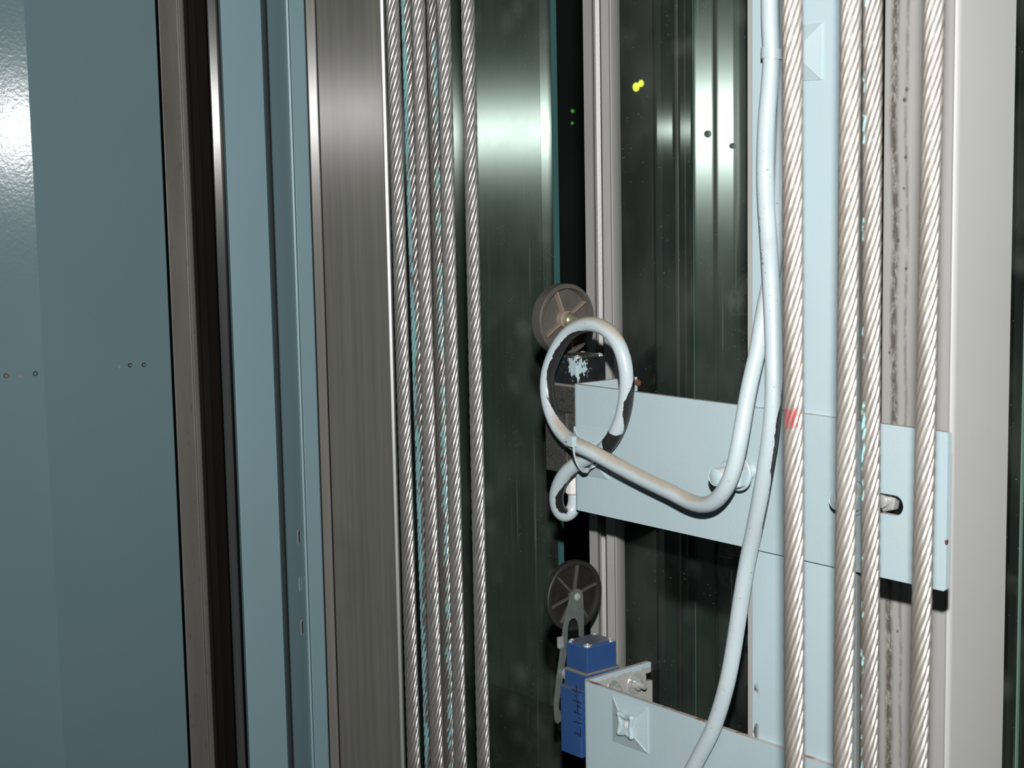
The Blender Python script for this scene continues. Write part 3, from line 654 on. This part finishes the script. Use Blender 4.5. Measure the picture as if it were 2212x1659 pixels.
# ---------------------------------------------------------------- cables
def cable(name, pts, r, mat, label, ext_pts=()):
    P = [bp(x, y, n) for x, y, n in pts] + list(ext_pts)
    P = smooth_path(P, .003)
    # resample by relaxing twice so that the sheath bends smoothly
    for _ in range(6): P = [P[0]] + [(P[i - 1] + P[i] * 2 + P[i + 1]) / 4 for i in range(1, len(P) - 1)] + [P[-1]]
    bm = NB(); tube(bm, P, r, 32); o = build(name, bm, M[mat], smooth=True, loc=P[len(P) // 2]); tag(o, label, 'cable', 'painted cables on the upright'); return o, P
cA = [(1664, -420, .0115), (1664, -200, .0115), (1663, 0, .0115), (1664, 60, .0115), (1667, 118, .0115), (1663, 180, .011), (1656, 260, .012), (1653, 340, .013), (1654, 420, .013), (1659, 500, .013), (1664, 580, .018), (1668, 660, .021), (1671, 740, .0225), (1672, 820, .024), (1670, 880, .0245), (1663, 950, .024), (1652, 1020, .022), (1640, 1090, .018), (1628, 1150, .014), (1617, 1200, .011), (1603, 1280, .009), (1591, 1360, .009), (1578, 1440, .009), (1563, 1505, .009), (1540, 1575, .009), (1507, 1640, .009), (1470, 1720, .009), (1440, 1850, .009), (1430, 2000, .009)]
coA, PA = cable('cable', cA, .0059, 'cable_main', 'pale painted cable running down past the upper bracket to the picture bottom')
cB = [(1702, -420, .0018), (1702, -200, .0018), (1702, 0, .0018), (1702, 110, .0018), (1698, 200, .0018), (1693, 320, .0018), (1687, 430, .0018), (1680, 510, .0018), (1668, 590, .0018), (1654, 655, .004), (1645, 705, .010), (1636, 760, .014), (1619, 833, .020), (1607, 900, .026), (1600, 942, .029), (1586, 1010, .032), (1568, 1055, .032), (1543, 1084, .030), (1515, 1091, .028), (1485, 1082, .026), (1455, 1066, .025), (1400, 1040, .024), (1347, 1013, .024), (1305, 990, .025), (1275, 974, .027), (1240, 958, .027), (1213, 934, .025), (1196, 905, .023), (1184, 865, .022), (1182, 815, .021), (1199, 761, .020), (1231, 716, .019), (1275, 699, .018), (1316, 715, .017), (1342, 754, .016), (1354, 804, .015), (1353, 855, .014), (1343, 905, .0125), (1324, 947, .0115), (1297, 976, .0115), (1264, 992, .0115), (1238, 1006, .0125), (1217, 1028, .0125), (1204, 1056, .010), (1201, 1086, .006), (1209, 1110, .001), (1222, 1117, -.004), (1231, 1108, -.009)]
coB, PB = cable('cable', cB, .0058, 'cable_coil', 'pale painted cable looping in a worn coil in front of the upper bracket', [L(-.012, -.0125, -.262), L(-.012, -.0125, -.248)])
# printed characters on the front cable
bm = NB()
def mark(px, py, h):
    p = bp(px, py, .0178); e = ND
    r = ray(px, py); rn = Vector((r.x, r.y, 0)).normalized(); side = Vector((rn.y, -rn.x, 0))
    return p
for (x0, y0, x1, y1, k) in [(1641, 469, 1642, 477, 3), (1641, 488, 1642, 500, 5), (1645, 536, 1646, 540, 2), (1645, 547, 1648.5, 574, 12)]:
    for i in range(k):
        y = y0 + (y1 - y0) * i / max(1, k - 1); x = x0 + (x1 - x0) * i / max(1, k - 1)
        # nearest centre of the cable, then out to its surface on the seen side
        r = ray(x, y).normalized(); best = min(PA, key=lambda p: ((p - EYE) - r * (p - EYE).dot(r)).length)
        v = (p_ := EYE + r * ((best - EYE).dot(r))) - best; off = min(v.length, .0056)
        q = best + v.normalized() * off - r * math.sqrt(max(0, .0059 ** 2 - off ** 2))
        nrm_ = (q - best).normalized(); tg = nrm_.cross(Vector((0, 0, 1))).normalized()
        wd_ = .0009 * random.uniform(.7, 1.1); hg = .00045
        q0_ = q + nrm_ * .00002
        ext(bm, [q0_ - tg * wd_ - Vector((0, 0, hg)), q0_ + tg * wd_ * random.uniform(.2, 1) - Vector((0, 0, hg * .3)), q0_ + tg * wd_ + Vector((0, 0, hg)), q0_ - tg * wd_ * random.uniform(.2, 1) + Vector((0, 0, hg * .3))], nrm_ * .00005)
build('printed_marks', bm, M['print'], coA)
# tie band high on the pair of cables
def nearest(P, px, py):
    r = ray(px, py).normalized(); return min(range(len(P)), key=lambda i: ((P[i] - EYE) - r * (P[i] - EYE).dot(r)).length)
ia = nearest(PA, 1667, 118); ca = PA[ia]; ib = nearest(PB, 1692, 118); cb = PB[ib]
mid = (ca + cb) / 2; ax = (cb - ca); hl = ax.length / 2; ax.normalize(); nz_ = Vector((0, 0, 1)).cross(ax).normalized()
def stadium(r, z):
    out = []
    for i in range(13):
        a = -math.pi / 2 + math.pi * i / 12; out.append(mid + ax * (hl + r * math.cos(a)) + nz_ * r * math.sin(a) + Vector((0, 0, z)))
    for i in range(13):
        a = math.pi / 2 + math.pi * i / 12; out.append(mid + ax * (-hl + r * math.cos(a)) + nz_ * r * math.sin(a) + Vector((0, 0, z)))
    return out
bm = NB(); ext(bm, stadium(.0071, -.0034), Vector((0, 0, .0068)), [stadium(.0060, -.0034)])
o = build('cable_tie', bm, M['tie'], loc=mid, smooth=40); tag(o, 'painted tie band around both cables high on the upright', 'cable tie', 'painted cable ties')
# tie holding the coil
T = thing('cable_tie', 'painted cable tie with square head cinching the coiled cable', 'cable tie', bp(1245, 960, .034), 'painted cable ties')
bm = NB(); hp = bp(1240, 952, .0345)
r = [hp + SD * a + Vector((0, 0, b)) for a, b in ((-.0036, -.0040), (.0036, -.0046), (.0036, .0040), (-.0036, .0046))]
ext(bm, r, ND * .0045); 
build('tie_head', bm, M['tie'], T, bevel=.0007)
bm = NB(); ext(bm, [hp + SD * a + Vector((0, 0, b)) for a, b in ((-.0085, -.0012), (-.0036, -.0018), (-.0036, .0014), (-.0085, .0012))], ND * .0022); build('tie_tail', bm, M['tie'], T, bevel=.0004)
sp = [bp(1240, 958, .036), bp(1238, 972, .0362), bp(1241, 990, .034), bp(1248, 1005, .030), bp(1258, 1015, .024), bp(1268, 1016, .017), bp(1278, 1009, .012), bp(1290, 998, .008), bp(1300, 985, .0055)]
sp = smooth_path(sp, .001); bm = NB(); hw = .0019
prev = None
for i, p in enumerate(sp):
    tg = (sp[min(i + 1, len(sp) - 1)] - sp[max(i - 1, 0)]).normalized(); sd = tg.cross((ND * 1 + UD * .3).normalized()).normalized(); th = sd.cross(tg)
    ring = [bm.verts.new(p + sd * hw * a + th * .0006 * b) for a, b in ((-1, -1), (1, -1), (1, 1), (-1, 1))]
    if prev:
        for k in range(4): bm.faces.new((prev[k], prev[(k + 1) % 4], ring[(k + 1) % 4], ring[k]))
    else: bm.faces.new(ring)
    prev = ring
bm.faces.new(prev); build('tie_strap', bm, M['strap'], T, smooth=40)

# ---------------------------------------------------------------- wire ropes: one laid rope, then copies
RR = .005; NS = 8; LAY = .0305 * 2.05; NW = 9
def rope_mesh(z0, z1):
    rs = RR * math.sin(math.pi / NS) / (1 + math.sin(math.pi / NS)) * 1.02; rc = RR - rs
    seg = 20; per = 3; nc = NW * per; steps = int((z1 - z0) / LAY * seg)
    V = []; Fc = []
    for s in range(NS):
        base = len(V)
        for i in range(steps + 1):
            z = z0 + (z1 - z0) * i / steps; a = 2 * math.pi * (s / NS) + 2 * math.pi * (z - z0) / LAY
            ca_, sa_ = math.cos(a), math.sin(a)
            tl = math.atan(2 * math.pi * rc / LAY)
            er = (ca_, sa_, 0); et = (-sa_ * math.cos(tl), ca_ * math.cos(tl), -math.sin(tl))   # across the strand
            tw = -2 * math.pi * (z - z0) / (LAY * .62)
            for k in range(nc):
                b = 2 * math.pi * k / nc + tw; w = (k % per)
                r = rs * (1.0 if w == 1 else .955 if w == 2 else .90)
                x = rc * ca_ + r * (math.cos(b) * er[0] + math.sin(b) * et[0])
                y = rc * sa_ + r * (math.cos(b) * er[1] + math.sin(b) * et[1])
                V.append((x, y, z + r * math.sin(b) * et[2]))
        for i in range(steps):
            for k in range(nc):
                k2 = (k + 1) % nc; a_ = base + i * nc; b_ = a_ + nc
                Fc.append((a_ + k, a_ + k2, b_ + k2, b_ + k))
    # fibre core closes the middle
    base = len(V); n = 12
    for z in (z0, z1):
        for k in range(n): V.append((rc * .75 * math.cos(2 * math.pi * k / n), rc * .75 * math.sin(2 * math.pi * k / n), z))
    for k in range(n): Fc.append((base + k, base + (k + 1) % n, base + n + (k + 1) % n, base + n + k))
    me = bpy.data.meshes.new('wire_rope'); me.from_pydata(V, [], Fc); me.update()
    me.polygons.foreach_set('use_smooth', [True] * len(me.polygons)); return me
rme = rope_mesh(-H, ZT - H)
rope_plain = rope_mat('rope_steel', (.46, .45, .44), rough=.36)
rope_warm = rope_mat('rope_warm', (.56, .54, .50), metal=.7, rough=.42, dirt=math.radians(-168))
rme.materials.append(rope_plain)
ropes = [
    # x at top, x at bottom, depth, scale, material, turn, label
    (847.5, 894.5, 1.17, 1.0, rope_plain, 0.1, 'bright steel wire rope leftmost of the left group, next to the jamb edge'),
    (879.0, 930.5, 1.235, .97, rope_mat('rope_teal_a', (.36, .35, .34), math.radians(-135), lo=.80), 1.3, 'duller teal-streaked rope behind, between the first two bright left ropes'),
    (903.5, 944.5, 1.17, 1.0, rope_plain, 2.2, 'bright steel wire rope second from left in the front row'),
    (934.0, 971.0, 1.235, .97, rope_mat('rope_teal_b', (.33, .32, .30), math.radians(-75), lo=.92), 0.7, 'duller teal-streaked rope behind, right of the second bright rope'),
    (958.5, 995.0, 1.17, 1.0, rope_plain, 3.0, 'bright steel wire rope third in the left front row, right of a teal-streaked one'),
    (1010.5, 1044.5, 1.17, 1.0, rope_plain, 1.9, 'bright steel wire rope standing alone, rightmost of the left group'),
    (1711.5, 1716.5, .775, 1.0, rope_mat('rope_red', (.54, .51, .475), None, dirt=math.radians(-165), metal=.7, red=dep(1708, 905, .770), rough=.42), 0.4, 'thick wire rope with a red paint mark beside the pale cables'),
    (1838.5, 1821.5, .775, 1.02, rope_warm, 1.5, 'thick wire rope second of the right group, over the upright edge'),
    (1885.5, 1878.0, .81, .98, rope_mat('rope_teal_c', (.54, .52, .485), math.radians(-165), dirt=math.radians(-172), pcol=(.30, .55, .55), lo=1.0, metal=.7, rough=.42), 2.6, 'thick wire rope with turquoise paint flecks, close to its left neighbour'),
    (2018.5, 1984.0, .775, 1.0, rope_warm, 0.9, 'thick wire rope rightmost of all, before the grey column'),
]
src = None
for (xt, xb, D, sc_, mt, turn, lab) in ropes:
    pt = dep(xt, 0, D); pb = dep(xb, 1659, D); ax = (pt - pb).normalized()
    if src is None:
        ob = bpy.data.objects.new('wire_rope', rme); src = ob
    else: ob = src.copy()
    C.objects.link(ob)
    ob.material_slots[0].link = 'OBJECT'; ob.material_slots[0].material = mt
    t_ = (H - pb.z) / (pt.z - pb.z); ob.location = pb + (pt - pb) * t_
    q = Vector((0, 0, 1)).rotation_difference(ax)
    # turn by sliding the lay: a shared mesh stays upright, only its phase differs
    ob.rotation_mode = 'QUATERNION'; ob.rotation_quaternion = q
    ob.scale = (sc_, sc_, 1)
    ob.location += ax * 0.0
    tag(ob, lab, 'wire rope', 'lift wire ropes')
